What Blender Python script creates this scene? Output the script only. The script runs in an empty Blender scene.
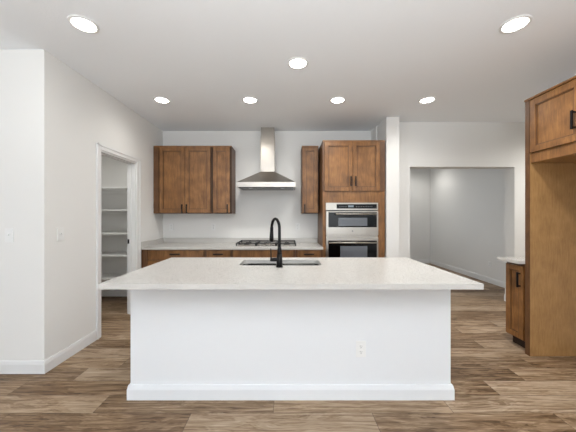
import bpy, bmesh, math, random
from mathutils import Vector, Matrix
random.seed(7)
C = bpy.context.scene
COL = C.collection
PI = math.pi

# ------------------------------------------------------------ camera, world, light, exposure
F = 270.0                       # focal length in pixels
HC = 1.33                       # eye height
cam_d = bpy.data.cameras.new('camera'); cam = bpy.data.objects.new('camera', cam_d); COL.objects.link(cam)
cam.location = (0, 0, HC); cam.rotation_euler = (PI/2, 0, 0)
cam_d.sensor_width = 36; cam_d.lens = 36*F/576; cam_d.shift_x = 1.4/576; cam_d.clip_start = .05
C.camera = cam
C.view_settings.view_transform = 'Standard'; C.view_settings.look = 'None'
C.view_settings.gamma = 1; C.view_settings.use_curve_mapping = False
C.view_settings.exposure = 0.16

w = bpy.data.worlds.new('sky'); C.world = w; w.use_nodes = True
bg = w.node_tree.nodes['Background']; bg.inputs[0].default_value = (.80, .90, 1, 1); bg.inputs[1].default_value = 1.0

def area(name, loc, rot, sx, sy, power, col=(1, 1, 1)):
    l = bpy.data.lights.new(name, 'AREA'); l.shape = 'RECTANGLE'; l.size = sx; l.size_y = sy
    l.energy = power; l.color = col
    o = bpy.data.objects.new(name, l); COL.objects.link(o); o.location = loc; o.rotation_euler = rot
    return o
# daylight through the windows of the living area behind the viewer, and of the far room; right one added
UP = math.radians(62)            # tilts the window lights upward to brighten the ceiling
DAY = (.925, .965, 1)
area('daylight_rear', (-.2, -4.55, 1.35), (PI/2+UP, 0, 0), 5.6, 2.3, 122, DAY)
area('daylight_left', (-5.15, -2.2, 1.35), (PI/2+UP, 0, -PI/2), 3.0, 2.2, 74, DAY)
area('added_light_right', (2.86, -2.4, 1.4), (PI/2+UP, 0, PI/2), 2.2, 2.0, 22, DAY)  # unseen source, added to lift the ceiling brightness
# area light added to brighten the ceiling, standing in for a bounced flash
area('flash_stand_in', (0, -.9, 1.55), (PI, 0, 0), .4, .4, 150, (.94, .97, 1))
area('daylight_far_room', (1.55, 6.0, 1.4), (PI/2, 0, -PI/2), 1.6, 1.4, 8, DAY)
LAMP_W = 4

# ------------------------------------------------------------ materials
def s2l(c):
    return tuple((v/12.92 if v <= .04045 else ((v+.055)/1.055)**2.4) for v in [x/255 for x in c]) + (1,)
def mat(name, rgb, rough=.5, metal=0, bump=0, bscale=200, emit=None, spec=.5, coat=0):
    m = bpy.data.materials.new(name); m.use_nodes = True
    n = m.node_tree.nodes; L = m.node_tree.links; b = n['Principled BSDF']
    b.inputs['Base Color'].default_value = s2l(rgb); b.inputs['Roughness'].default_value = rough
    b.inputs['Metallic'].default_value = metal; b.inputs['Specular IOR Level'].default_value = spec
    b.inputs['Coat Weight'].default_value = coat
    tc = n.new('ShaderNodeTexCoord')
    nz = n.new('ShaderNodeTexNoise'); nz.inputs['Scale'].default_value = bscale; nz.inputs['Detail'].default_value = 3
    L.new(tc.outputs['Object'], nz.inputs['Vector'])
    if bump:
        bp = n.new('ShaderNodeBump'); bp.inputs['Strength'].default_value = bump; bp.inputs['Distance'].default_value = .002
        L.new(nz.outputs['Fac'], bp.inputs['Height']); L.new(bp.outputs['Normal'], b.inputs['Normal'])
    mr = n.new('ShaderNodeMapRange'); mr.inputs['To Min'].default_value = max(0, rough-.04); mr.inputs['To Max'].default_value = min(1, rough+.04)
    L.new(nz.outputs['Fac'], mr.inputs['Value']); L.new(mr.outputs['Result'], b.inputs['Roughness'])
    if emit:
        b.inputs['Emission Color'].default_value = s2l(emit[0]); b.inputs['Emission Strength'].default_value = emit[1]
    return m
def ramp(n, stops):
    r = n.new('ShaderNodeValToRGB'); e = r.color_ramp.elements
    e[0].position, e[0].color = stops[0][0], s2l(stops[0][1]); e[1].position, e[1].color = stops[-1][0], s2l(stops[-1][1])
    for p, c in stops[1:-1]:
        x = e.new(p); x.color = s2l(c)
    return r
def wood(name, dark, mid, light, rough=.42, horiz=False, fine=1.0):
    m = bpy.data.materials.new(name); m.use_nodes = True
    n = m.node_tree.nodes; L = m.node_tree.links; b = n['Principled BSDF']
    tc = n.new('ShaderNodeTexCoord'); mp = n.new('ShaderNodeMapping')
    mp.inputs['Scale'].default_value = (1.6, 14, 14) if horiz else (14, 14, 1.6)
    L.new(tc.outputs['Object'], mp.inputs['Vector'])
    a = n.new('ShaderNodeTexNoise'); a.inputs['Scale'].default_value = 4*fine; a.inputs['Detail'].default_value = 6; a.inputs['Roughness'].default_value = .62; a.inputs['Distortion'].default_value = .5
    L.new(mp.outputs['Vector'], a.inputs['Vector'])
    c = n.new('ShaderNodeTexNoise'); c.inputs['Scale'].default_value = 7; c.inputs['Detail'].default_value = 5
    L.new(tc.outputs['Object'], c.inputs['Vector'])
    mx = n.new('ShaderNodeMix'); mx.data_type = 'FLOAT'; mx.inputs[0].default_value = .45
    L.new(a.outputs['Fac'], mx.inputs[2]); L.new(c.outputs['Fac'], mx.inputs[3])
    r = ramp(n, [(.33, dark), (.5, mid), (.68, light)])
    L.new(mx.outputs[0], r.inputs['Fac']); L.new(r.outputs['Color'], b.inputs['Base Color'])
    b.inputs['Roughness'].default_value = rough
    bp = n.new('ShaderNodeBump'); bp.inputs['Strength'].default_value = .08; bp.inputs['Distance'].default_value = .001
    L.new(a.outputs['Fac'], bp.inputs['Height']); L.new(bp.outputs['Normal'], b.inputs['Normal'])
    return m
def steel(name, rgb, rough):
    m = mat(name, rgb, rough, 1)
    n = m.node_tree.nodes; L = m.node_tree.links; b = n['Principled BSDF']
    tc = n.new('ShaderNodeTexCoord'); mp = n.new('ShaderNodeMapping'); mp.inputs['Scale'].default_value = (3, 3, 400)
    nz = n.new('ShaderNodeTexNoise'); nz.inputs['Scale'].default_value = 1
    bp = n.new('ShaderNodeBump'); bp.inputs['Strength'].default_value = .12; bp.inputs['Distance'].default_value = .0006
    L.new(tc.outputs['Object'], mp.inputs['Vector']); L.new(mp.outputs['Vector'], nz.inputs['Vector'])
    L.new(nz.outputs['Fac'], bp.inputs['Height']); L.new(bp.outputs['Normal'], b.inputs['Normal'])
    return m

M = {}
M['wall'] = mat('wall_paint', (228, 227, 224), .75, bump=.25, bscale=140, spec=.25)
M['ceiling'] = mat('ceiling_paint', (241, 244, 247), .85, bump=.5, bscale=90, spec=.2)
M['trim'] = mat('trim_paint', (226, 226, 225), .45, spec=.4)
M['island'] = mat('island_paint', (226, 228, 230), .6, bump=.15, bscale=150, spec=.3)
M['shelf'] = mat('shelf_paint', (236, 236, 234), .5)
M['plate'] = mat('switch_plastic', (230, 230, 228), .35)
M['slot'] = mat('socket_slot', (40, 38, 36), .6)
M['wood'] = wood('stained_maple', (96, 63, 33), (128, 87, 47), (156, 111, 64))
M['wood_box'] = wood('stained_maple_case', (80, 53, 31), (98, 66, 39), (116, 80, 49))  # darker copy of the maple for cases; also puts shade into door gaps and beads
M['wood_gap'] = mat('cabinet_recess_shade', (44, 28, 18), .7)  # near-black brown that paints shade into door gaps and recesses
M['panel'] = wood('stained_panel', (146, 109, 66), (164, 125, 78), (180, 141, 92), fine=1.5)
M['black'] = mat('matte_black_metal', (22, 22, 24), .35, .6)
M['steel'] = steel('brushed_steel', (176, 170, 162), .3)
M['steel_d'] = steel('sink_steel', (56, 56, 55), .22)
M['glass'] = mat('oven_black_glass', (6, 6, 7), .12, spec=.22)
M['window'] = mat('oven_window_mesh', (104, 108, 114), .2, spec=.4)
M['display'] = mat('oven_display', (20, 26, 32), .2, emit=((190, 205, 215), .35))
M['iron'] = mat('cast_iron', (20, 19, 18), .55)
M['brass'] = mat('burner_cap', (90, 88, 85), .4, .5)
M['lens'] = mat('lamp_lens', (255, 255, 250), .4, emit=((255, 250, 240), 14))
M['gray'] = mat('mark_grey', (120, 120, 122), .4, .5)
M['pane'] = mat('window_pane', (225, 238, 245), .02)
pn = M['pane'].node_tree.nodes['Principled BSDF']; pn.inputs['Transmission Weight'].default_value = 1; pn.inputs['IOR'].default_value = 1.01
M['frame'] = mat('window_frame_paint', (240, 240, 238), .4)

def quartz():
    m = mat('white_quartz', (206, 203, 198), .28, spec=.5)
    n = m.node_tree.nodes; L = m.node_tree.links; b = n['Principled BSDF']
    tc = n.new('ShaderNodeTexCoord'); nz = n.new('ShaderNodeTexNoise'); nz.inputs['Scale'].default_value = 3; nz.inputs['Detail'].default_value = 8
    nz2 = n.new('ShaderNodeTexNoise'); nz2.inputs['Scale'].default_value = 260
    L.new(tc.outputs['Object'], nz.inputs['Vector']); L.new(tc.outputs['Object'], nz2.inputs['Vector'])
    mx = n.new('ShaderNodeMix'); mx.data_type = 'FLOAT'; mx.inputs[0].default_value = .12
    L.new(nz.outputs['Fac'], mx.inputs[2]); L.new(nz2.outputs['Fac'], mx.inputs[3])
    r = ramp(n, [(.3, (190, 187, 182)), (.7, (196, 193, 188))])
    L.new(mx.outputs[0], r.inputs['Fac']); L.new(r.outputs['Color'], b.inputs['Base Color'])
    return m
M['quartz'] = quartz()

def floor_mat():
    m = bpy.data.materials.new('oak_planks'); m.use_nodes = True
    n = m.node_tree.nodes; L = m.node_tree.links; b = n['Principled BSDF']
    def math_(op, a, bb=None, c=None):
        q = n.new('ShaderNodeMath'); q.operation = op
        for i, v in enumerate((a, bb, c)):
            if v is None: continue
            if isinstance(v, (int, float)): q.inputs[i].default_value = v
            else: L.new(v, q.inputs[i])
        return q.outputs[0]
    at = n.new('ShaderNodeAttribute'); at.attribute_name = 'plank'
    uv = n.new('ShaderNodeUVMap'); uv.uv_map = 'local'
    sep = n.new('ShaderNodeSeparateXYZ'); L.new(at.outputs['Vector'], sep.inputs[0])
    tone, seed, tint = sep.outputs
    us = n.new('ShaderNodeSeparateXYZ'); L.new(uv.outputs['UV'], us.inputs[0])
    # grain coordinates: plank local metres, shifted by the plank's own seed
    cb = n.new('ShaderNodeCombineXYZ')
    L.new(math_('MULTIPLY', us.outputs[0], 1.5), cb.inputs[0]); L.new(math_('MULTIPLY', us.outputs[1], 44), cb.inputs[1]); L.new(math_('MULTIPLY', seed, 97), cb.inputs[2])
    g = n.new('ShaderNodeTexNoise'); g.inputs['Scale'].default_value = 1.3; g.inputs['Detail'].default_value = 7; g.inputs['Roughness'].default_value = .72; g.inputs['Distortion'].default_value = 1.1
    L.new(cb.outputs[0], g.inputs['Vector'])
    cb2 = n.new('ShaderNodeCombineXYZ')
    L.new(math_('MULTIPLY', us.outputs[0], 1.1), cb2.inputs[0]); L.new(math_('MULTIPLY', us.outputs[1], 7), cb2.inputs[1]); L.new(math_('MULTIPLY', seed, 51), cb2.inputs[2])
    g2 = n.new('ShaderNodeTexNoise'); g2.inputs['Scale'].default_value = 1.6; g2.inputs['Detail'].default_value = 3; g2.inputs['Distortion'].default_value = 2.2
    L.new(cb2.outputs[0], g2.inputs['Vector'])
    ring = math_('SINE', math_('MULTIPLY', g2.outputs['Fac'], 46))
    v = math_('ADD', math_('MULTIPLY', g.outputs['Fac'], .62), math_('MULTIPLY', g2.outputs['Fac'], .38))
    v = math_('ADD', v, math_('MULTIPLY', ring, .03))
    v = math_('ADD', v, math_('MULTIPLY', math_('SUBTRACT', tone, .5), .15))
    r = ramp(n, [(.30, (50, 32, 16)), (.42, (106, 82, 57)), (.54, (147, 125, 101)), (.71, (186, 167, 145))])
    L.new(v, r.inputs['Fac'])
    warm = n.new('ShaderNodeMix'); warm.data_type = 'RGBA'; warm.blend_type = 'MULTIPLY'
    L.new(math_('MULTIPLY', tint, .5), warm.inputs[0]); L.new(r.outputs['Color'], warm.inputs[6]); warm.inputs[7].default_value = (.97, .88, .76, 1)
    # dark seam line at the plank's edge (the bevelled joint)
    e = n.new('ShaderNodeAttribute'); e.attribute_name = 'edge_len'
    dx = math_('MINIMUM', us.outputs[0], math_('SUBTRACT', e.outputs['Fac'], us.outputs[0]))
    dy = math_('MINIMUM', us.outputs[1], math_('SUBTRACT', .179, us.outputs[1]))
    d = math_('MINIMUM', dx, dy)
    seam = math_('LESS_THAN', d, .0022)
    mx = n.new('ShaderNodeMix'); mx.data_type = 'RGBA'
    L.new(math_('MULTIPLY', seam, .6), mx.inputs[0]); L.new(warm.outputs[2], mx.inputs[6]); mx.inputs[7].default_value = s2l((66, 52, 42))
    L.new(mx.outputs[2], b.inputs['Base Color'])
    rr = n.new('ShaderNodeMapRange'); rr.inputs['To Min'].default_value = .42; rr.inputs['To Max'].default_value = .58
    L.new(g.outputs['Fac'], rr.inputs['Value']); L.new(rr.outputs['Result'], b.inputs['Roughness'])
    b.inputs['Specular IOR Level'].default_value = .35
    bp = n.new('ShaderNodeBump'); bp.inputs['Strength'].default_value = .15; bp.inputs['Distance'].default_value = .001
    L.new(math_('SUBTRACT', g.outputs['Fac'], seam), bp.inputs['Height']); L.new(bp.outputs['Normal'], b.inputs['Normal'])
    return m
M['floor'] = floor_mat()

# ------------------------------------------------------------ mesh helpers
class MB:
    def __init__(s): s.bm = bmesh.new(); s.mats = []
    def idx(s, m):
        if m not in s.mats: s.mats.append(m)
        return s.mats.index(m)
    def box(s, x0, x1, y0, y1, z0, z1, m='wall', bev=0):
        x0, x1 = sorted((x0, x1)); y0, y1 = sorted((y0, y1)); z0, z1 = sorted((z0, z1))
        r = bmesh.ops.create_cube(s.bm, size=1)
        for v in r['verts']:
            v.co = Vector((x0+(v.co.x+.5)*(x1-x0), y0+(v.co.y+.5)*(y1-y0), z0+(v.co.z+.5)*(z1-z0)))
        fs = list({f for v in r['verts'] for f in v.link_faces}); i = s.idx(m)
        for f in fs: f.material_index = i
        if bev:
            es = list({e for v in r['verts'] for e in v.link_edges})
            q = bmesh.ops.bevel(s.bm, geom=es, offset=bev, segments=2, affect='EDGES', profile=.6)
            for f in q['faces']: f.material_index = i
        return s
    def cyl(s, p, q, r1, r2=None, m='black', seg=20):
        p = Vector(p); q = Vector(q); d = q-p; r2 = r1 if r2 is None else r2
        mt = Matrix.Translation((p+q)/2) @ d.to_track_quat('Z', 'Y').to_matrix().to_4x4()
        r = bmesh.ops.create_cone(s.bm, cap_ends=True, segments=seg, radius1=r1, radius2=r2, depth=d.length, matrix=mt)
        i = s.idx(m)
        for f in {f for v in r['verts'] for f in v.link_faces}:
            f.material_index = i; f.smooth = len(f.verts) == 4
        return s
    def tube(s, pts, rad, m='black', seg=14):
        pts = [Vector(p) for p in pts]; i = s.idx(m); rings = []
        if not hasattr(rad, '__len__'): rad = [rad]*len(pts)
        up = Vector((.3, .2, 1)).normalized(); prev = None
        for k, p in enumerate(pts):
            t = (pts[min(k+1, len(pts)-1)]-pts[max(k-1, 0)]).normalized()
            a = prev if prev is not None else t.orthogonal().normalized()
            a = (a - t*a.dot(t)).normalized(); prev = a; b = t.cross(a)
            rings.append([s.bm.verts.new(p+(a*math.cos(2*PI*j/seg)+b*math.sin(2*PI*j/seg))*rad[k]) for j in range(seg)])
        for k in range(len(rings)-1):
            for j in range(seg):
                f = s.bm.faces.new((rings[k][j], rings[k][(j+1) % seg], rings[k+1][(j+1) % seg], rings[k+1][j])); f.smooth = True; f.material_index = i
        for rg in (rings[0], rings[-1]):
            f = s.bm.faces.new(rg); f.material_index = i
        return s
    def poly(s, vs, faces, m):
        vv = [s.bm.verts.new(v) for v in vs]; i = s.idx(m)
        for f in faces:
            q = s.bm.faces.new([vv[k] for k in f]); q.material_index = i
        return s
    def build(s, name, parent=None):
        bmesh.ops.recalc_face_normals(s.bm, faces=s.bm.faces)
        me = bpy.data.meshes.new(name); s.bm.to_mesh(me); s.bm.free()
        for m in s.mats: me.materials.append(M[m])
        o = bpy.data.objects.new(name, me); COL.objects.link(o)
        if parent: o.parent = parent
        return o
def tag(o, label, cat, group=None):
    o['label'] = label; o['category'] = cat
    if group: o['group'] = group
    return o
def thing(name, label, cat, loc=(0, 0, 0), rz=0, group=None):
    o = bpy.data.objects.new(name, None); COL.objects.link(o); o.empty_display_size = .1
    o.location = loc; o.rotation_euler = (0, 0, rz); return tag(o, label, cat, group)
def struct(name, mb, parent=None):
    o = mb.build(name, parent)
    if parent is None: o['kind'] = 'structure'
    return o
def copy_tree(o, parent=None):
    c = o.copy(); COL.objects.link(c); c.parent = parent
    for ch in [k for k in bpy.data.objects if k.parent == o]: copy_tree(ch, c)
    return c

# ------------------------------------------------------------ the room
H = 2.74; D = 4.478; XL = -2.052; YF = 2.287; XR = 2.90; YO = 4.06
# floor: planks of 0.179 x 1.22 m, one mesh; the joints sit where the photo shows them
bm = bmesh.new(); uvl = bm.loops.layers.uv.new('local'); pl = bm.faces.layers.float_vector.new('plank'); el = bm.faces.layers.float.new('edge_len')
known = {-1: .577, 0: 1.13, 1: 1.585, 2: 1.81, 3: 2.19}
tones = {(0, -1.31): .95, (0, -.09): .25, (0, -2.53): .80, (2, -1.85): .75}
Y0 = 1.823; y = -36; LEN = 1.22
for r in range(-36, 33):
    ya = Y0+r*.179; off = known.get(r, random.uniform(0, LEN)); off -= math.ceil((off+5.4)/LEN)*LEN
    if r == 2: off += .12
    x = off
    while x < 5.4:
        vs = [bm.verts.new(p) for p in ((x, ya, 0), (x+LEN, ya, 0), (x+LEN, ya+.179, 0), (x, ya+.179, 0))]
        f = bm.faces.new(vs)
        for lp, u in zip(f.loops, ((0, 0), (LEN, 0), (LEN, .179), (0, .179))): lp[uvl].uv = u
        tn = random.random()
        if r == 0 and -3 < x < -1.4: tn = .95
        if r == 0 and -1.4 < x < -.5: tn = .3
        if r == 0 and -.5 < x < .5: tn = .8
        f[pl] = (tn, random.random(), random.random()); f[el] = LEN
        x += LEN
me = bpy.data.meshes.new('floor'); bm.to_mesh(me); bm.free(); me.materials.append(M['floor'])
fl = bpy.data.objects.new('floor', me); COL.objects.link(fl); fl['kind'] = 'structure'
struct('ceiling', MB().box(-5.3, 5.3, -4.6, 7.8, H, H+.1, 'ceiling'))

T = .105
# left: wall facing the viewer, side wall with the pantry opening
struct('wall_left', MB().box(-5.2, XL, YF, YF+T, 0, H))
DY0, DY1, DZ = 2.967, 3.678, 2.057
m = MB().box(XL-T, XL, YF+T, DY0, 0, H).box(XL-T, XL, DY1, D, 0, H).box(XL-T, XL, DY0, DY1, DZ, H)
struct('wall_left_side', m)
# back wall of kitchen and pantry
struct('wall_back', MB().box(-3.6, 1.602, D, D+T, 0, H))
struct('wall_pantry', MB().box(-3.5, -3.4, YF+T, D, 0, H))
# stub wall beside the oven cabinet
struct('wall_stub', MB().box(1.42, 1.602, 3.84, D, 0, H))
# far wall with the cased-free opening
OX0, OX1, OZ, OT = 1.856, 3.427, 2.07, .18
m = MB().box(1.602, OX0, YO, YO+OT, 0, H).box(OX1, 5.2, YO, YO+OT, 0, H).box(OX0, OX1, YO, YO+OT, OZ, H)
struct('wall_right_far', m)
struct('wall_right', MB().box(XR, XR+.12, -1.3, 3.0, 0, H).box(XR, XR+.12, -4.6, -3.5, 0, H).box(XR, XR+.12, -3.5, -1.3, 0, .4).box(XR, XR+.12, -3.5, -1.3, 2.4, H))
struct('wall_hall', MB().box(5.1, 5.2, 1.8, YO, 0, H).box(XR+.12, 5.2, 1.7, 1.8, 0, H))
# far room seen through the opening
struct('wall_far_room_right', MB().box(4.04, 4.14, YO+OT, 7.6, 0, H))
struct('wall_far_room_back', MB().box(1.40, 4.14, 7.6, 7.7, 0, H))
m = MB().box(1.40, 1.5, YO+OT, 5.2, 0, H).box(1.40, 1.5, 6.8, 7.6, 0, H).box(1.40, 1.5, 5.2, 6.8, 0, .7).box(1.40, 1.5, 5.2, 6.8, 2.1, H)
struct('wall_far_room_left', m)
# living area behind the viewer
def wall_open(axis, c, a0, a1, b0, b1, z0, z1, t=.12):
    m = MB()
    for (p, q, zz0, zz1) in ((a0, b0, 0, H), (b1, a1, 0, H), (b0, b1, 0, z0), (b0, b1, z1, H)):
        if q-p <= 0 or zz1-zz0 <= 0: continue
        m.box(p, q, c, c+t, zz0, zz1) if axis == 'x' else m.box(c, c+t, p, q, zz0, zz1)
    return m
struct('wall_rear', wall_open('x', -4.72, -5.2, XR+.12, -3.0, 2.6, .2, 2.5))
struct('wall_left_living', wall_open('y', -5.30, -4.6, YF+T, -3.7, -.7, .25, 2.45))
def window(name, axis, c, b0, b1, z0, z1, n):
    fr = MB(); wd = .06
    def bx(mb, p, q, zz0, zz1, d, mm): 
        mb.box(p, q, c-d, c+d, zz0, zz1, mm) if axis == 'x' else mb.box(c-d, c+d, p, q, zz0, zz1, mm)
    for k in range(n+1):
        p = b0+(b1-b0-wd)*k/n; bx(fr, p, p+wd, z0, z1, .04, 'frame')
    bx(fr, b0, b1, z0, z0+wd, .035, 'frame'); bx(fr, b0, b1, z1-wd, z1, .035, 'frame')
    o = struct(name, fr)
    return o
window('window_1', 'x', -4.66, -3.0, 2.6, .2, 2.5, 3)
window('window_2', 'y', -5.24, -3.7, -.7, .25, 2.45, 2)
window('added_window_right', 'y', XR+.08, -3.5, -1.3, .4, 2.4, 2)  # out of view; added with its light to brighten the ceiling
window('window_3', 'y', 1.45, 5.2, 6.8, .7, 2.1, 1)

# baseboards: board with a sloped top
def base_path(m, pts, side, h=.105, t=.014, mm='trim'):
    """skirting along a polyline, protruding to the given side (+1 left of travel), mitred at the corners"""
    P = [Vector(p) for p in pts]; nrm = []
    for a, b in zip(P, P[1:]):
        d = (b-a).normalized(); nrm.append(Vector((-d.y, d.x))*side)
    off = []
    for k in range(len(P)):
        n = nrm[max(k-1, 0)]; q = nrm[min(k, len(nrm)-1)]
        off.append((n+q)/(1+n.dot(q)))
    prof = ((0, 0), (t, 0), (t, h-.030), (t*.6, h), (0, h)); vs = []
    for p, o in zip(P, off):
        for (u, z) in prof: vs.append((p.x+o.x*u, p.y+o.y*u, z))
    fs = []
    for k in range(len(P)-1):
        for j in range(5): fs.append((5*k+j, 5*k+(j+1) % 5, 5*k+5+(j+1) % 5, 5*k+5+j))
    fs += [(4, 3, 2, 1, 0), tuple(5*(len(P)-1)+j for j in range(5))]
    return m.poly(vs, fs, mm)
struct('baseboard_left', base_path(MB(), [(-5.18, YF), (XL, YF), (XL, DY0-.06)], -1))
struct('baseboard_pantry', base_path(MB(), [(-3.4, YF+T), (-3.4, D), (XL-T, D), (XL-T, DY1)], -1))
struct('baseboard_stub', base_path(MB(), [(1.42, 3.84), (1.602, 3.84), (1.602, YO), (OX0, YO), (OX0, YO+OT)], -1))
struct('baseboard_right_far', base_path(MB(), [(OX1, YO+OT), (OX1, YO), (5.1, YO)], -1))
struct('baseboard_far_room', base_path(MB(), [(1.5, YO+OT), (1.5, 7.6), (4.04, 7.6), (4.04, YO+OT)], -1))

# pantry door casing and jamb
m = MB(); cw = .06
m.box(XL, XL+.016, DY0-cw, DY0, 0, DZ+cw, 'trim', .003).box(XL, XL+.016, DY1, DY1+.085, 0, DZ+cw, 'trim', .003).box(XL, XL+.016, DY0, DY1, DZ, DZ+cw, 'trim', .003)
m.box(XL+.016, XL+.022, DY0-cw, DY0-cw+.018, 0, DZ+cw, 'trim').box(XL+.016, XL+.022, DY1+.067, DY1+.085, 0, DZ+cw, 'trim').box(XL+.016, XL+.022, DY0-cw, DY1+.085, DZ+cw-.018, DZ+cw, 'trim')
m.box(XL-T-.004, XL+.004, DY0, DY0+.018, 0, DZ, 'trim').box(XL-T-.004, XL+.004, DY1-.018, DY1, 0, DZ, 'trim').box(XL-T-.004, XL+.004, DY0+.018, DY1-.018, DZ-.018, DZ, 'trim')
m.box(XL-.075, XL-.045, DY0+.018, DY0+.028, 0, DZ-.018, 'trim').box(XL-.075, XL-.045, DY1-.028, DY1-.018, 0, DZ-.018, 'trim').box(XL-.075, XL-.045, DY0+.028, DY1-.028, DZ-.028, DZ-.018, 'trim')
tr = struct('trim_1', m)
# strike plate on the far jamb
m = MB().box(XL-T+.002, XL-T+.03, DY1-.021, DY1-.018, .955, 1.015, 'black')
m.build('strike_plate', tr)
# drywall return trims around the far opening are plain corners (none)

# ------------------------------------------------------------ downlights
def downlight():
    root = thing('recessed_light', '', 'ceiling light')
    m = MB(); N = 40
    prof = [(.096, 0), (.094, -.006), (.080, -.009), (.074, -.004), (.072, .0)]
    vs = []; 
    for k in range(N):
        a = 2*PI*k/N
        for r, z in prof: vs.append((r*math.cos(a), r*math.sin(a), z))
    P = len(prof)
    fs = [(k*P+j, ((k+1) % N)*P+j, ((k+1) % N)*P+j+1, k*P+j+1) for k in range(N) for j in range(P-1)]
    m.poly(vs, fs, 'trim'); m.build('trim_ring', root)
    m = MB().cyl((0, 0, -.005), (0, 0, -.001), .0725, None, 'lens', 40); m.build('lens', root)
    l = bpy.data.lights.new('lamp_light', 'SPOT'); l.energy = LAMP_W*4; l.spot_size = R_(160); l.spot_blend = .9; l.shadow_soft_size = .07; l.color = (1, .98, .94)
    o = bpy.data.objects.new('lamp_light', l); COL.objects.link(o); o.parent = root; o.location = (0, 0, -.02)
    return root
def R_(d): return math.radians(d)
spots = [(-1.49, 1.985, 'recessed ceiling light nearest the left front corner above the white wall'),
         (1.68, 1.985, 'recessed ceiling light at the front right, nearest the fridge cabinet'),
         (.105, 2.49, 'single recessed ceiling light in the middle above the island'),
         (-1.514, 3.28, 'recessed ceiling light of the back row farthest left, above the left wall cabinets'),
         (-.445, 3.28, 'recessed ceiling light of the back row just left of the range hood chimney'),
         (.62, 3.28, 'recessed ceiling light of the back row in front of the oven cabinet'),
         (1.706, 3.28, 'recessed ceiling light of the back row farthest right, before the wall opening')]
proto = downlight()
def dim(root, watts):
    for ch in [k for k in bpy.data.objects if k.parent == root and k.type == 'LIGHT']:
        ch.data = ch.data.copy(); ch.data.energy = watts*4
for i, (x, y, lb) in enumerate(spots):
    o = proto if i == 0 else copy_tree(proto)
    o.location = (x, y, H-.0005); o['label'] = lb; o['group'] = 'recessed ceiling lights'
    dim(o, (2, 18, 3, 4, 15, 11, 8)[i])
for x, y, lb in ((-2.75, 3.3, 'recessed ceiling light inside the left pantry'), (4.0, 3.1, 'added unseen ceiling light in the side hall, brightening the wall by the opening')):
    o = copy_tree(proto); dim(o, 10 if x < 0 else 34); o.location = (x, y, H-.0005); o['label'] = lb; o['group'] = 'recessed ceiling lights'  # the hall light is added, unseen, to brighten the wall beside the opening
# one more lamp in the far room, out of view above the opening
o = copy_tree(proto); dim(o, 8); o.location = (3.45, 6.9, H-.0005); o['label'] = 'recessed ceiling light in the far room beyond the opening'; o['group'] = 'recessed ceiling lights'

# ------------------------------------------------------------ cabinet pieces (local front = -Y)
def shaker(parent, name, x0, x1, yf, z0, z1, rail=.055, t=.02, m_='wood', label=None):
    """door whose outer face is at y = yf, thickness t behind it"""
    m = MB(); y1 = yf+t
    m.box(x0, x0+rail, yf, y1, z0, z1, m_, .003).box(x1-rail, x1, yf, y1, z0, z1, m_, .003)
    m.box(x0+rail, x1-rail, yf+.0003, y1, z0, z0+rail, m_, .0015).box(x0+rail, x1-rail, yf+.0003, y1, z1-rail, z1, m_, .0015)
    m.box(x0+rail-.004, x1-rail+.004, yf+.013, yf+.018, z0+rail-.004, z1-rail+.004, m_)
    # inner bead, in darker wood that paints recess shade round the panel
    b = .010; pm = 'wood_box'
    m.box(x0+rail, x0+rail+b, yf+.006, yf+.014, z0+rail, z1-rail, pm).box(x1-rail-b, x1-rail, yf+.006, yf+.014, z0+rail, z1-rail, pm)
    m.box(x0+rail, x1-rail, yf+.006, yf+.014, z0+rail, z0+rail+b, pm).box(x0+rail, x1-rail, yf+.006, yf+.014, z1-rail-b, z1-rail, pm)
    return m.build(name, parent)
def slab_front(parent, x0, x1, yf, z0, z1, t=.02, m_='wood'):
    m = MB().box(x0, x1, yf, yf+t, z0, z1, m_, .003)
    return m.build('drawer', parent)
def pull(parent, x, yf, z, length=.14, vert=True):
    m = MB(); h = length/2; r = .0085
    if vert:
        m.box(x-r, x+r, yf-.034, yf-.024, z-h, z+h, 'black', .002)
        for s in (-1, 1): m.box(x-r*.8, x+r*.8, yf-.026, yf+.001, z+s*(h-.014)-.006, z+s*(h-.014)+.006, 'black')
    else:
        m.box(x-h, x+h, yf-.034, yf-.024, z-r, z+r, 'black', .002)
        for s in (-1, 1): m.box(x+s*(h-.014)-.006, x+s*(h-.014)+.006, yf-.026, yf+.001, z-r*.8, z+r*.8, 'black')
    return m.build('handle', parent)
def carcass(parent, x0, x1, yb, yf, z0, z1, name='body', m_='wood_box'):
    m = MB().box(x0, x1, yf, yb, z0, z1, m_, .0015)
    return m.build(name, parent)

ZU0, ZU1 = 1.368, 2.407
YU = D-.330                      # door faces of the wall cabinets
def upper(x0, x1, doors, label, fill=None):
    cx = (x0+x1)/2
    t = thing('wall_cabinet', label, 'cabinet', (cx, D-.002, ZU0), group='wall cabinets on the back wall')
    h = ZU1-ZU0; yf = YU-(D-.002)
    carcass(t, x0-cx, x1-cx, 0, yf+.022, 0, h)
    MB().box(x0-cx+.004, x1-cx-.004, yf+.0205, yf+.0215, .004, h-.004, 'wood_gap').build('door_gap_shade', t)  # dark sheet painting the shade between the doors
    # crown lip along the top
    MB().box(x0-cx, x1-cx, yf+.004, yf+.03, h-.016, h+.004, 'wood', .002).build('top_moulding', t)
    if fill: MB().box(fill[0]-cx, fill[1]-cx, yf+.006, yf+.024, .002, h-.016, 'wood_box').build('filler_strip', t)
    for (a, b, hx) in doors:
        d = shaker(t, 'door', a-cx, b-cx, yf, .012, h-.02)
        pull(d, hx-cx, yf, 1.44-ZU0, .14)
    return t
sU = 270/YU
def ux(px): return (px-286.6)/sU
upper(-2.047, ux(211.3), [(ux(159.3), ux(184.6), ux(182.5)), (ux(185.1), ux(210.3), ux(187.0))], 'brown two-door wall cabinet hung in the corner against the left wall', (-2.047, ux(158.6)))
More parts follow.
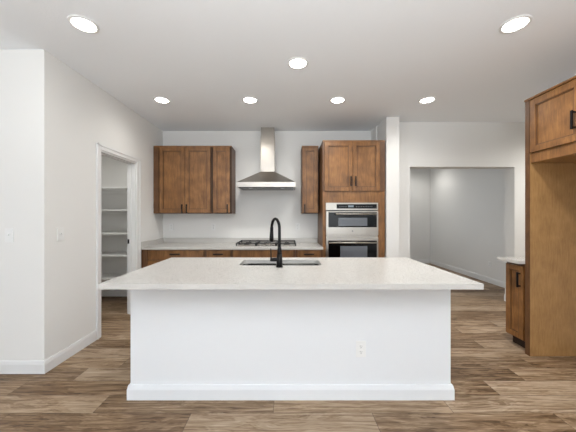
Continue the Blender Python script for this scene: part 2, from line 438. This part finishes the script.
upper(ux(211.5), ux(231.5), [(ux(213), ux(229.8), ux(227.6))], 'narrow brown single-door wall cabinet just left of the range hood')
upper(ux(301.8), ux(318.6), [(ux(302.4), ux(317.8), ux(304.6))], 'narrow brown single-door wall cabinet between range hood and oven cabinet')

# tall oven cabinet
YT = 3.84; sT = 270/YT
def tx(px): return (px-286.6)/sT
cx = (tx(322.8)+tx(385.2))/2
t = thing('oven_cabinet', 'tall brown cabinet housing the built-in ovens beside the white stub wall', 'cabinet', (cx, D-.002, 0))
yf = YT-(D-.002); x0, x1 = tx(322.8)-cx, tx(385.2)-cx; OV0, OV1, OZ0, OZ1 = tx(325.9)-cx, tx(378)-cx, .40, 1.518
m = MB(); dpt = yf+.02
m.box(x0, OV0+.012, dpt, 0, .1, OZ1-.012, 'wood_box').box(OV1-.012, x1, dpt, 0, .1, OZ1-.012, 'wood_box')
m.box(x0, x1, dpt, 0, OZ1-.012, 2.407, 'wood_box').box(x0, x1, dpt, 0, .1, OZ0+.012, 'wood_box').box(OV0+.012, OV1-.012, -.02, 0, OZ0, OZ1, 'wood_box')
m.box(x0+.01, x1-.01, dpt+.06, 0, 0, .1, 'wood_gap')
m.build('body', t)
MB().box(x0, x1, dpt-.012, dpt+.01, 2.390, 2.411, 'wood', .002).build('top_moulding', t)
MB().box(x0, OV0-.004, dpt-.004, dpt+.002, .1, 1.68, 'wood').box(OV1+.004, x1, dpt-.004, dpt+.002, .1, 1.68, 'wood').box(OV0-.004, OV1+.004, dpt-.004, dpt+.002, OZ1+.004, 1.68, 'wood').build('face_frame', t)
MB().box(tx(380.3)-cx, x1, dpt-.010, dpt, 1.68, 2.39, 'wood_box').build('filler_strip', t)
d = shaker(t, 'door', tx(324.6)-cx, tx(352.6)-cx, yf, 1.686, 2.386); pull(d, tx(350.6)-cx, yf, 1.33+(216-181.3)/sT, .14)
d = shaker(t, 'door', tx(353.1)-cx, tx(379.9)-cx, yf, 1.686, 2.386); pull(d, tx(354.6)-cx+.01, yf, 1.33+(216-181.3)/sT, .14)
d = slab_front(t, tx(325)-cx, tx(379.9)-cx, yf, .12, .385); pull(d, 0, yf, .30, .14, False)

# combination microwave and oven
t = thing('wall_oven', 'stainless steel microwave and oven combination built into the tall cabinet', 'oven', (cx, YT+.012, OZ0+.013))
z = lambda py: 1.33+(216-py)/sT-(OZ0+.013)
X = lambda px: tx(px)-cx
zt = OZ1-OZ0-.013
m = MB().box(OV0+.016, OV1-.016, .012, .52, .002, zt-.018, 'steel_d'); m.build('housing', t)
m = MB().box(OV0, OV1, -.018, .006, z(210.2), zt, 'steel', .002).box(X(336.5), X(376.6), -.0205, -.016, z(208.6), z(204.2), 'glass'); cp = m.build('control_panel', t)
MB().box(X(348), X(353.5), -.0215, -.019, z(207.3), z(205.3), 'display').build('display', cp)
for k in range(6): MB().box(X(339.5+k*1.3), X(340.1+k*1.3), -.0212, -.02, z(206.9), z(206.3), 'gray').build('button', cp)
for k in range(10): MB().box(X(356+k*1.7), X(356.7+k*1.7), -.0212, -.02, z(206.9), z(206.3), 'gray').build('button', cp)
MB().box(OV0+.01, OV1-.01, -.008, .006, z(211.2), z(210.2)-.001, 'black').build('vent_gap', t)
m = MB().box(OV0, OV1, -.03, .006, z(235), z(211.2)-.001, 'steel', .003).box(X(328.2), X(376.4), -.0325, -.028, z(227.2), z(212.2), 'glass', .001)
md = m.build('microwave_door', t); md['label'] = 'microwave door with black glass and steel lower band'
MB().box(X(338.2), X(366.8), -.0335, -.031, z(225.8), z(217.8), 'window').build('window', md)
hm = MB().cyl((X(335), -.075, z(214.2)), (X(375.5), -.075, z(214.2)), .011, None, 'steel', 16)
for px in (337, 373.5): hm.cyl((X(px), -.03, z(214.2)), (X(px), -.075, z(214.2)), .008, None, 'steel', 10)
hm.build('handle', md)
MB().cyl((X(352.2), -.031, z(231)), (X(352.2), -.0315, z(231)), .011, None, 'gray', 20).build('badge', md)
MB().box(OV0+.004, OV1-.004, -.012, .006, z(237.2), z(235)-.002, 'steel').box(OV0-.004, OV1+.004, -.004, .004, z(235.6), z(234.9), 'black').build('vent_gap', t)
m = MB().box(OV0, OV1, -.03, .006, .03, z(237.2)-.002, 'steel', .003).box(X(328.2), X(376.4), -.0325, -.028, .10, z(240.5), 'glass', .001)
od = m.build('oven_door', t)
MB().box(X(340), X(366.8), -.0335, -.031, .2, z(246), 'window').build('window', od)
hm = MB().cyl((X(328.5), -.078, z(242.3)), (X(375.5), -.078, z(242.3)), .012, None, 'steel', 16)
for px in (331, 373): hm.cyl((X(px), -.03, z(242.3)), (X(px), -.078, z(242.3)), .008, None, 'steel', 10)
hm.build('handle', od)
MB().box(OV0, OV1, -.018, .006, 0, .028, 'steel').build('base_strip', t)

# base cabinets along the back wall
ZC = .890; CT = .03; YB = 3.80   # door faces
sB = 270/YB
def bx_(px): return (px-286.6)/sB
def base(x0, x1, drawers, doors, label, fill=None):
    cx = (x0+x1)/2; t = thing('base_cabinet', label, 'cabinet', (cx, D-.004, 0), group='base cabinets along the back wall')
    yf = YB-(D-.004); top = ZC-CT-.001
    MB().box(x0-cx, x1-cx, yf+.02, 0, .1, top, 'wood_box').build('body', t)
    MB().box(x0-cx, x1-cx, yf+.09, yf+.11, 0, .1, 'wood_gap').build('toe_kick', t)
    if fill: MB().box(fill[0]-cx, fill[1]-cx, yf+.004, yf+.02, .1, top, 'wood_box').build('filler_strip', t)
    for (a, b, hx) in drawers:
        d = slab_front(t, a-cx, b-cx, yf, .715, top-.014)
        if hx is not None: pull(d, hx-cx, yf, .795, .14, False)
    for (a, b, hx) in doors:
        d = shaker(t, 'door', a-cx, b-cx, yf, .112, .705)
        pull(d, hx-cx, yf, .60, .14)
    return t
base(-2.045, bx_(205.0), [(bx_(147.5), bx_(203.8), bx_(175.4))], [(bx_(147.5), bx_(175.4), bx_(173)), (bx_(175.8), bx_(203.8), bx_(178))], 'brown base cabinet in the left corner with one wide drawer', (-2.045, bx_(147)))
base(bx_(205.2), bx_(231.3), [(bx_(206.6), bx_(230.2), bx_(218.4))], [(bx_(206.6), bx_(230.2), bx_(228))], 'narrow brown base cabinet left of the cooktop, with a drawer pull')
base(bx_(231.5), bx_(295.3), [(bx_(233), bx_(293.4), None)], [(bx_(233), bx_(263), bx_(261)), (bx_(263.4), bx_(293.4), bx_(265.5))], 'wide brown base cabinet under the gas cooktop, plain top front')
base(bx_(295.5), tx(322.8)-.004, [(bx_(297.8), bx_(320.6), bx_(308.8))], [(bx_(297.8), bx_(320.6), bx_(300))], 'narrow brown base cabinet between the cooktop and the oven cabinet')

# back countertop with low splash; cut out for cooktop
CX0, CX1, CY0, CY1 = -.735, .14, 3.885, 4.40
YCF = 3.775
m = MB(); xe = tx(322.8)-.003
m.box(XL+.002, CX0+.02, YCF, D-.002, ZC-CT, ZC, 'quartz').box(CX1-.02, xe, YCF, D-.002, ZC-CT, ZC, 'quartz')
m.box(CX0+.02, CX1-.02, YCF, CY0+.02, ZC-CT, ZC, 'quartz').box(CX0+.02, CX1-.02, CY1-.02, D-.002, ZC-CT, ZC, 'quartz')
bmesh.ops.remove_doubles(m.bm, verts=m.bm.verts, dist=1e-5)
ct = m.build('countertop'); tag(ct, 'white quartz countertop on the back wall base cabinets', 'countertop')
MB().box(XL+.022, xe, D-.022, D-.002, ZC, ZC+.078, 'quartz', .002).build('backsplash', ct)
MB().box(XL+.002, XL+.022, YCF, D-.002, ZC, ZC+.078, 'quartz', .002).build('backsplash', ct)

# cooktop
t = thing('gas_cooktop', 'stainless steel gas cooktop with black grates under the range hood', 'cooktop', ((CX0+CX1)/2, (CY0+CY1)/2, ZC))
hx, hy = (CX1-CX0)/2, (CY1-CY0)/2
m = MB().box(-hx, hx, -hy, hy, .0005, .008, 'steel', .002).box(-hx+.025, hx-.025, -hy+.025, hy-.025, -.026, .0, 'steel_d'); m.build('pan', t)
for (bx, by, br) in ((-.30, -.13, .035), (-.30, .12, .045), (0, .06, .06), (.30, -.13, .045), (.30, .12, .035)):
    b = MB().cyl((bx, by, .008), (bx, by, .018), br+.012, br+.006, 'steel', 28).cyl((bx, by, .018), (bx, by, .026), br, br*.95, 'brass', 28).build('burner', t)
for gx in (-.29, 0, .29):
    g = MB(); w_ = .138; d_ = hy-.02; zt_ = .050; r = .0065
    for sy in (-d_, d_): g.box(gx-w_, gx+w_, sy-r, sy+r, zt_-.013, zt_, 'iron')
    for sx in (-w_, w_): g.box(gx+sx-r, gx+sx+r, -d_, d_, zt_-.013, zt_, 'iron')
    g.box(gx-w_, gx+w_, -r, r, zt_-.013, zt_, 'iron')
    for sy in (): g.box(gx-w_, gx-.04, sy-r, sy+r, zt_-.013, zt_, 'iron').box(gx+.04, gx+w_, sy-r, sy+r, zt_-.013, zt_, 'iron')
    for sx in (0,): g.box(gx+sx-r, gx+sx+r, -d_, -.16, zt_-.013, zt_, 'iron').box(gx+sx-r, gx+sx+r, .16, d_, zt_-.013, zt_, 'iron')
    for sx in (-w_, w_):
        for sy in (-d_, d_, 0): g.box(gx+sx-.008, gx+sx+.008, sy-.008, sy+.008, .008, zt_-.01, 'iron')
    g.build('grate', t)
for k in range(5):
    MB().cyl((-.11+k*.055, -.205, .008), (-.11+k*.055, -.205, .034), .017, .015, 'steel', 18).build('knob', t)

# range hood
HX = -.302; YH = D-.48; hz0, hz1, hz2 = 1.755, 1.834, 2.035
t = thing('range_hood', 'stainless steel chimney range hood on the back wall over the cooktop', 'range hood', (HX, D-.002, hz0))
hw = .437; yb = 0; yf = YH-D
m = MB().box(-hw, hw, yf, yb, .004, hz1-hz0, 'steel', .003)
m.build('rim', t)
MB().box(-hw+.03, hw-.03, yf+.03, -.03, -.004, .006, 'steel_d').build('filter', t)
cw_, cd = .112, .19
z0_, z1_ = hz1-hz0, hz2-hz0
vs = [(-hw, yf, z0_), (hw, yf, z0_), (hw, yb, z0_), (-hw, yb, z0_), (-cw_, -cd, z1_), (cw_, -cd, z1_), (cw_, yb, z1_), (-cw_, yb, z1_)]
MB().poly(vs, [(0, 1, 5, 4), (1, 2, 6, 5), (2, 3, 7, 6), (3, 0, 4, 7), (0, 3, 2, 1), (4, 5, 6, 7)], 'steel').build('canopy', t)
MB().box(-cw_, cw_, -cd, yb, z1_-.004, 2.60-hz0, 'steel', .003).build('lower_chimney', t)
MB().box(-cw_+.007, cw_-.007, -cd+.007, yb, 2.60-hz0, H-hz0-.001, 'steel', .002).build('upper_chimney', t)
for k in range(4): MB().cyl((-.045+k*.03, yf+.001, .038), (-.045+k*.03, yf-.003, .038), .006, None, 'gray', 12).build('button', t)
for sx in (-.24, .24): MB().cyl((sx, yf+.09, -.007), (sx, yf+.09, -.004), .03, None, 'plate', 20).build('lamp', t)

# ------------------------------------------------------------ island
ZC = .902; IY0, IY1 = 1.966, 2.75; IX0, IX1 = -1.136, 1.194
m = MB()
m.box(IX0, IX1, IY0, IY0+.02, 0, ZC-.036, 'island').box(IX0, IX0+.02, IY0+.02, IY1, 0, ZC-.036, 'island').box(IX1-.02, IX1, IY0+.02, IY1, 0, ZC-.036, 'island').box(IX0+.02, IX1-.02, IY1-.02, IY1, .1, ZC-.036, 'wood')
isl = m.build('kitchen_island'); tag(isl, 'white painted kitchen island body standing on the plank floor', 'kitchen island')
m = base_path(MB(), [(IX0, IY1), (IX0, IY0), (IX1, IY0), (IX1, IY1)], -1, .105, .018, 'island')
m.build('baseboard', isl)
SX0, SX1, SY0, SY1 = -.418, .308, 2.335, 2.635
TX0, TX1, TY0, TY1 = -1.187, 1.243, 1.702, 2.785
m = MB(); zc0, zc1 = ZC-.035, ZC
m.box(TX0, SX0, TY0, TY1, zc0, zc1, 'quartz').box(SX1, TX1, TY0, TY1, zc0, zc1, 'quartz').box(SX0, SX1, TY0, SY0, zc0, zc1, 'quartz').box(SX0, SX1, SY1, TY1, zc0, zc1, 'quartz')
it = m.build('island_countertop'); tag(it, 'white quartz countertop on the kitchen island holding the sink', 'countertop')
# sink
t = thing('kitchen_sink', 'stainless steel undermount sink set into the island countertop', 'sink', ((SX0+SX1)/2, (SY0+SY1)/2, zc0))
hx, hy = (SX1-SX0)/2, (SY1-SY0)/2; dp = .2
def rr(hx, hy, r, z, n=6):
    o = []
    for (sx, sy, a0) in ((1, 1, 0), (-1, 1, 90), (-1, -1, 180), (1, -1, 270)):
        for k in range(n+1):
            a = R_(a0+90*k/n); o.append((sx*(hx-r)+r*math.cos(a), sy*(hy-r)+r*math.sin(a), z))
    return o
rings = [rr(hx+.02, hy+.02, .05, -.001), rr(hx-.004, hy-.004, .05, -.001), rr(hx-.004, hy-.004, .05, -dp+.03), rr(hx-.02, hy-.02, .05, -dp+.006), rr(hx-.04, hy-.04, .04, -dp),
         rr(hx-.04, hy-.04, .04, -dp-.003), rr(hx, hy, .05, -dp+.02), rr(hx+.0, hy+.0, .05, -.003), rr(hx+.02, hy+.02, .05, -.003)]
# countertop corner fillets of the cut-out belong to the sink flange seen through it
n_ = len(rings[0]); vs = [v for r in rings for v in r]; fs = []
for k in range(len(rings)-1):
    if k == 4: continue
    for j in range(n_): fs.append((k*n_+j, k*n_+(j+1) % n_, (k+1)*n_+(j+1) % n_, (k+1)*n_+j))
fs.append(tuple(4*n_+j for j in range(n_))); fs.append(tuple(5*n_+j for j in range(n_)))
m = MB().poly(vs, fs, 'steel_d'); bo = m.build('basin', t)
for p in bo.data.polygons: p.use_smooth = len(p.vertices) == 4
MB().cyl((0, .02, -dp), (0, .02, -dp+.003), .045, None, 'steel', 28).cyl((0, .02, -dp+.003), (0, .02, -dp+.005), .028, None, 'iron', 20).build('drain', t)
# corner fillets of the stone cut-out
m = MB()
for sx in (-1, 1):
    for sy in (-1, 1):
        ccx, ccy, r = (SX0+SX1)/2+sx*(hx-.05), (SY0+SY1)/2+sy*(hy-.05), .05
        arc = [(ccx+sx*r*math.cos(R_(9*k)), ccy+sy*r*math.sin(R_(9*k))) for k in range(11)]
        cor = ((SX0+SX1)/2+sx*hx, (SY0+SY1)/2+sy*hy)
        pts = arc+[cor]; N = len(pts)
        vs = [(p[0], p[1], zc0) for p in pts]+[(p[0], p[1], zc1) for p in pts]
        fs = [tuple(range(N)), tuple(range(N, 2*N))]+[(k, (k+1) % N, N+(k+1) % N, N+k) for k in range(N)]
        MB().poly(vs, fs, 'quartz').build('cutout_corner', it)

# faucet
t = thing('kitchen_faucet', 'matte black gooseneck faucet standing on the island before the sink', 'faucet', (-.060, 2.268, ZC))
MB().cyl((0, 0, 0), (0, 0, .006), .03, .03, 'black', 28).cyl((0, 0, .006), (0, 0, .11), .027, .0215, 'black', 28).cyl((0, 0, .11), (0, 0, .17), .0215, .0150, 'black', 28).build('body', t)
dx, dy = -.43, .90; rd = .085; pts = [(0, 0, .165), (0, 0, .2), (0, 0, .25), (0, 0, .30)]
for k in range(1, 19):
    a = PI*k/18*.97; pts.append((dx*rd*(1-math.cos(a)), dy*rd*(1-math.cos(a)), .318+rd*math.sin(a)))
e = Vector(pts[-1]); 
MB().tube(pts, .0125, 'black', 16).build('spout', t)
dn = Vector((dx*.06, dy*.06, -1)).normalized()
MB().cyl(e+dn*-.004, e+dn*.035, .0145, .0155, 'black', 20).cyl(e+dn*.035, e+dn*.12, .0155, .0205, 'black', 20).cyl(e+dn*.12, e+dn*.124, .018, .017, 'iron', 20).build('spray_head', t)
h = MB().cyl((0, 0, .062), (-.068, 0, .062), .0165, .0155, 'black', 20).cyl((-.066, 0, .062), (-.078, 0, .062), .0155, .0135, 'black', 20).build('handle_hub', t)
MB().tube([(-.070, 0, .07), (-.071, 0, .11), (-.073, 0, .155)], [.0052, .0048, .0042], 'black', 12).build('lever', h)

# ------------------------------------------------------------ right side: fridge surround and narrow base cabinet (front faces -X)
XF = 2.31; ZC = .895
# local frame: local -Y -> world -X ; local +x -> world -Y
YP0, YP1 = 2.559, 2.609; YN = 1.64
t = thing('refrigerator_cabinet', 'tall golden brown refrigerator surround with empty alcove and upper cabinet', 'cabinet', (XF, YP1, 0), -PI/2)
# local x = YP1 - worldY ; local y = worldX - XF
dep = XR-XF-.004; wid = YP1-YN
FZ0, FZ1 = 1.832, 2.43
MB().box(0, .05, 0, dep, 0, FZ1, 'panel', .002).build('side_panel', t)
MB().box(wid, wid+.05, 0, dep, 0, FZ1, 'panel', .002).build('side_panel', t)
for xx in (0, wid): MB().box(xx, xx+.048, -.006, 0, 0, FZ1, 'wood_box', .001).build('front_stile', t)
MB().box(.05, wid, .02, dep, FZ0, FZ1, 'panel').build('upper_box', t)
MB().box(.05, wid, .002, .02, FZ0, FZ0+.09, 'wood', .001).box(.05, .066, .002, .02, FZ0+.09, FZ1, 'wood').box(wid-.016, wid, .002, .02, FZ0+.09, FZ1, 'wood').box(.05, wid, .002, .02, FZ1-.02, FZ1, 'wood').build('face_frame', t)
mid = .05+(wid-.05)/2
d = shaker(t, 'door', .062, mid-.002, -.016, FZ0+.094, FZ1-.016); pull(d, mid-.047, -.016, 2.095, .15)
d = shaker(t, 'door', mid+.002, wid-.012, -.016, FZ0+.094, FZ1-.016); pull(d, mid+.047, -.016, 2.095, .15)
MB().box(-.004, wid+.054, -.012, .03, FZ1, FZ1+.018, 'wood', .003).build('top_moulding', t)

# narrow base cabinet beyond the panel
cbw = .250
t = thing('base_cabinet', 'narrow dark brown base cabinet at the right, beyond the tall golden panel', 'cabinet', (XF, YP1+cbw, 0), -PI/2)
MB().box(0, cbw-.002, .02, dep, .1, ZC-CT-.001, 'wood_box', .001).build('body', t)
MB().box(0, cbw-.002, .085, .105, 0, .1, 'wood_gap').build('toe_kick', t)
d = shaker(t, 'door', .012, cbw-.030, 0, .112, ZC-CT-.03, .05); pull(d, cbw-.062, 0, .70, .15)
t = MB().box(XF-.07, XR-.003, YP1+.002, YP1+cbw+.02, ZC-CT, ZC, 'quartz', .001).build('countertop'); tag(t, 'small white quartz countertop on the narrow right base cabinet', 'countertop')

# ------------------------------------------------------------ pantry shelves
names = ['topmost', 'second from the top', 'middle one', 'fourth from the top', 'lowest']
for k, zz in enumerate((1.774, 1.432, 1.070, .733, .378)):
    m = MB().box(-3.395, XL-T-.005, 4.09, D-.003, zz-.022, zz, 'shelf', .001)
    o = m.build('pantry_shelf'); o['label'] = 'white shelf inside the left pantry, %s of the five' % names[k]; o['category'] = 'shelf'; o['group'] = 'shelves in the pantry'
    MB().box(-3.395, XL-T-.005, D-.02, D-.003, zz-.07, zz-.022, 'shelf').build('cleat', o)

# ------------------------------------------------------------ outlets and switches (local front = -Y)
def outlet(loc, rz, label, kind='outlet'):
    t = thing('power_outlet' if kind == 'outlet' else 'light_switch', label, 'power outlet' if kind == 'outlet' else 'light switch', loc, rz)
    MB().box(-.036, .036, -.006, 0, -.059, .059, 'plate', .002).build('cover_plate', t)
    if kind == 'outlet':
        for s in (-1, 1):
            c = MB().cyl((0, -.0085, s*.020), (0, -.005, s*.020), .0165, None, 'plate', 24).build('socket', t)
            MB().box(-.0075, -.0055, -.0092, -.008, s*.020-.001, s*.020+.008, 'slot').box(.0055, .0075, -.0092, -.008, s*.020-.001, s*.020+.008, 'slot').cyl((0, -.0092, s*.020-.008), (0, -.008, s*.020-.008), .0028, None, 'slot', 10).build('slot', c)
    else:
        MB().box(-.012, .012, -.0075, -.005, -.024, .024, 'plate').build('toggle_frame', t)
        c = MB().box(-.005, .005, -.017, -.006, -.004, .012, 'plate', .001).build('toggle', t)
    return t
outlet((ux(171.5)*65.09/60.3, D, 1.148), 0, 'white power outlet on back wall under the two-door wall cabinet')
outlet(((213.5-286.6)/60.3, D, 1.152), 0, 'white power outlet on back wall left of the hood, under the narrow wall cabinet')
outlet(((297.5-286.6)/60.3, D, 1.150), 0, 'white power outlet on back wall just right of the cooktop and faucet')
outlet((.54, IY0, .363), 0, 'white power outlet low on the front of the kitchen island')
outlet((4.04, 5.37, .365), -PI/2, 'white power outlet low on the far room wall beyond the opening')
outlet((-2.346, YF, 1.166), 0, 'white toggle light switch on the wall facing the viewer at far left', 'switch')
outlet((XL, 2.448, 1.167), PI/2, 'white toggle light switch on the side wall before the pantry door', 'switch')
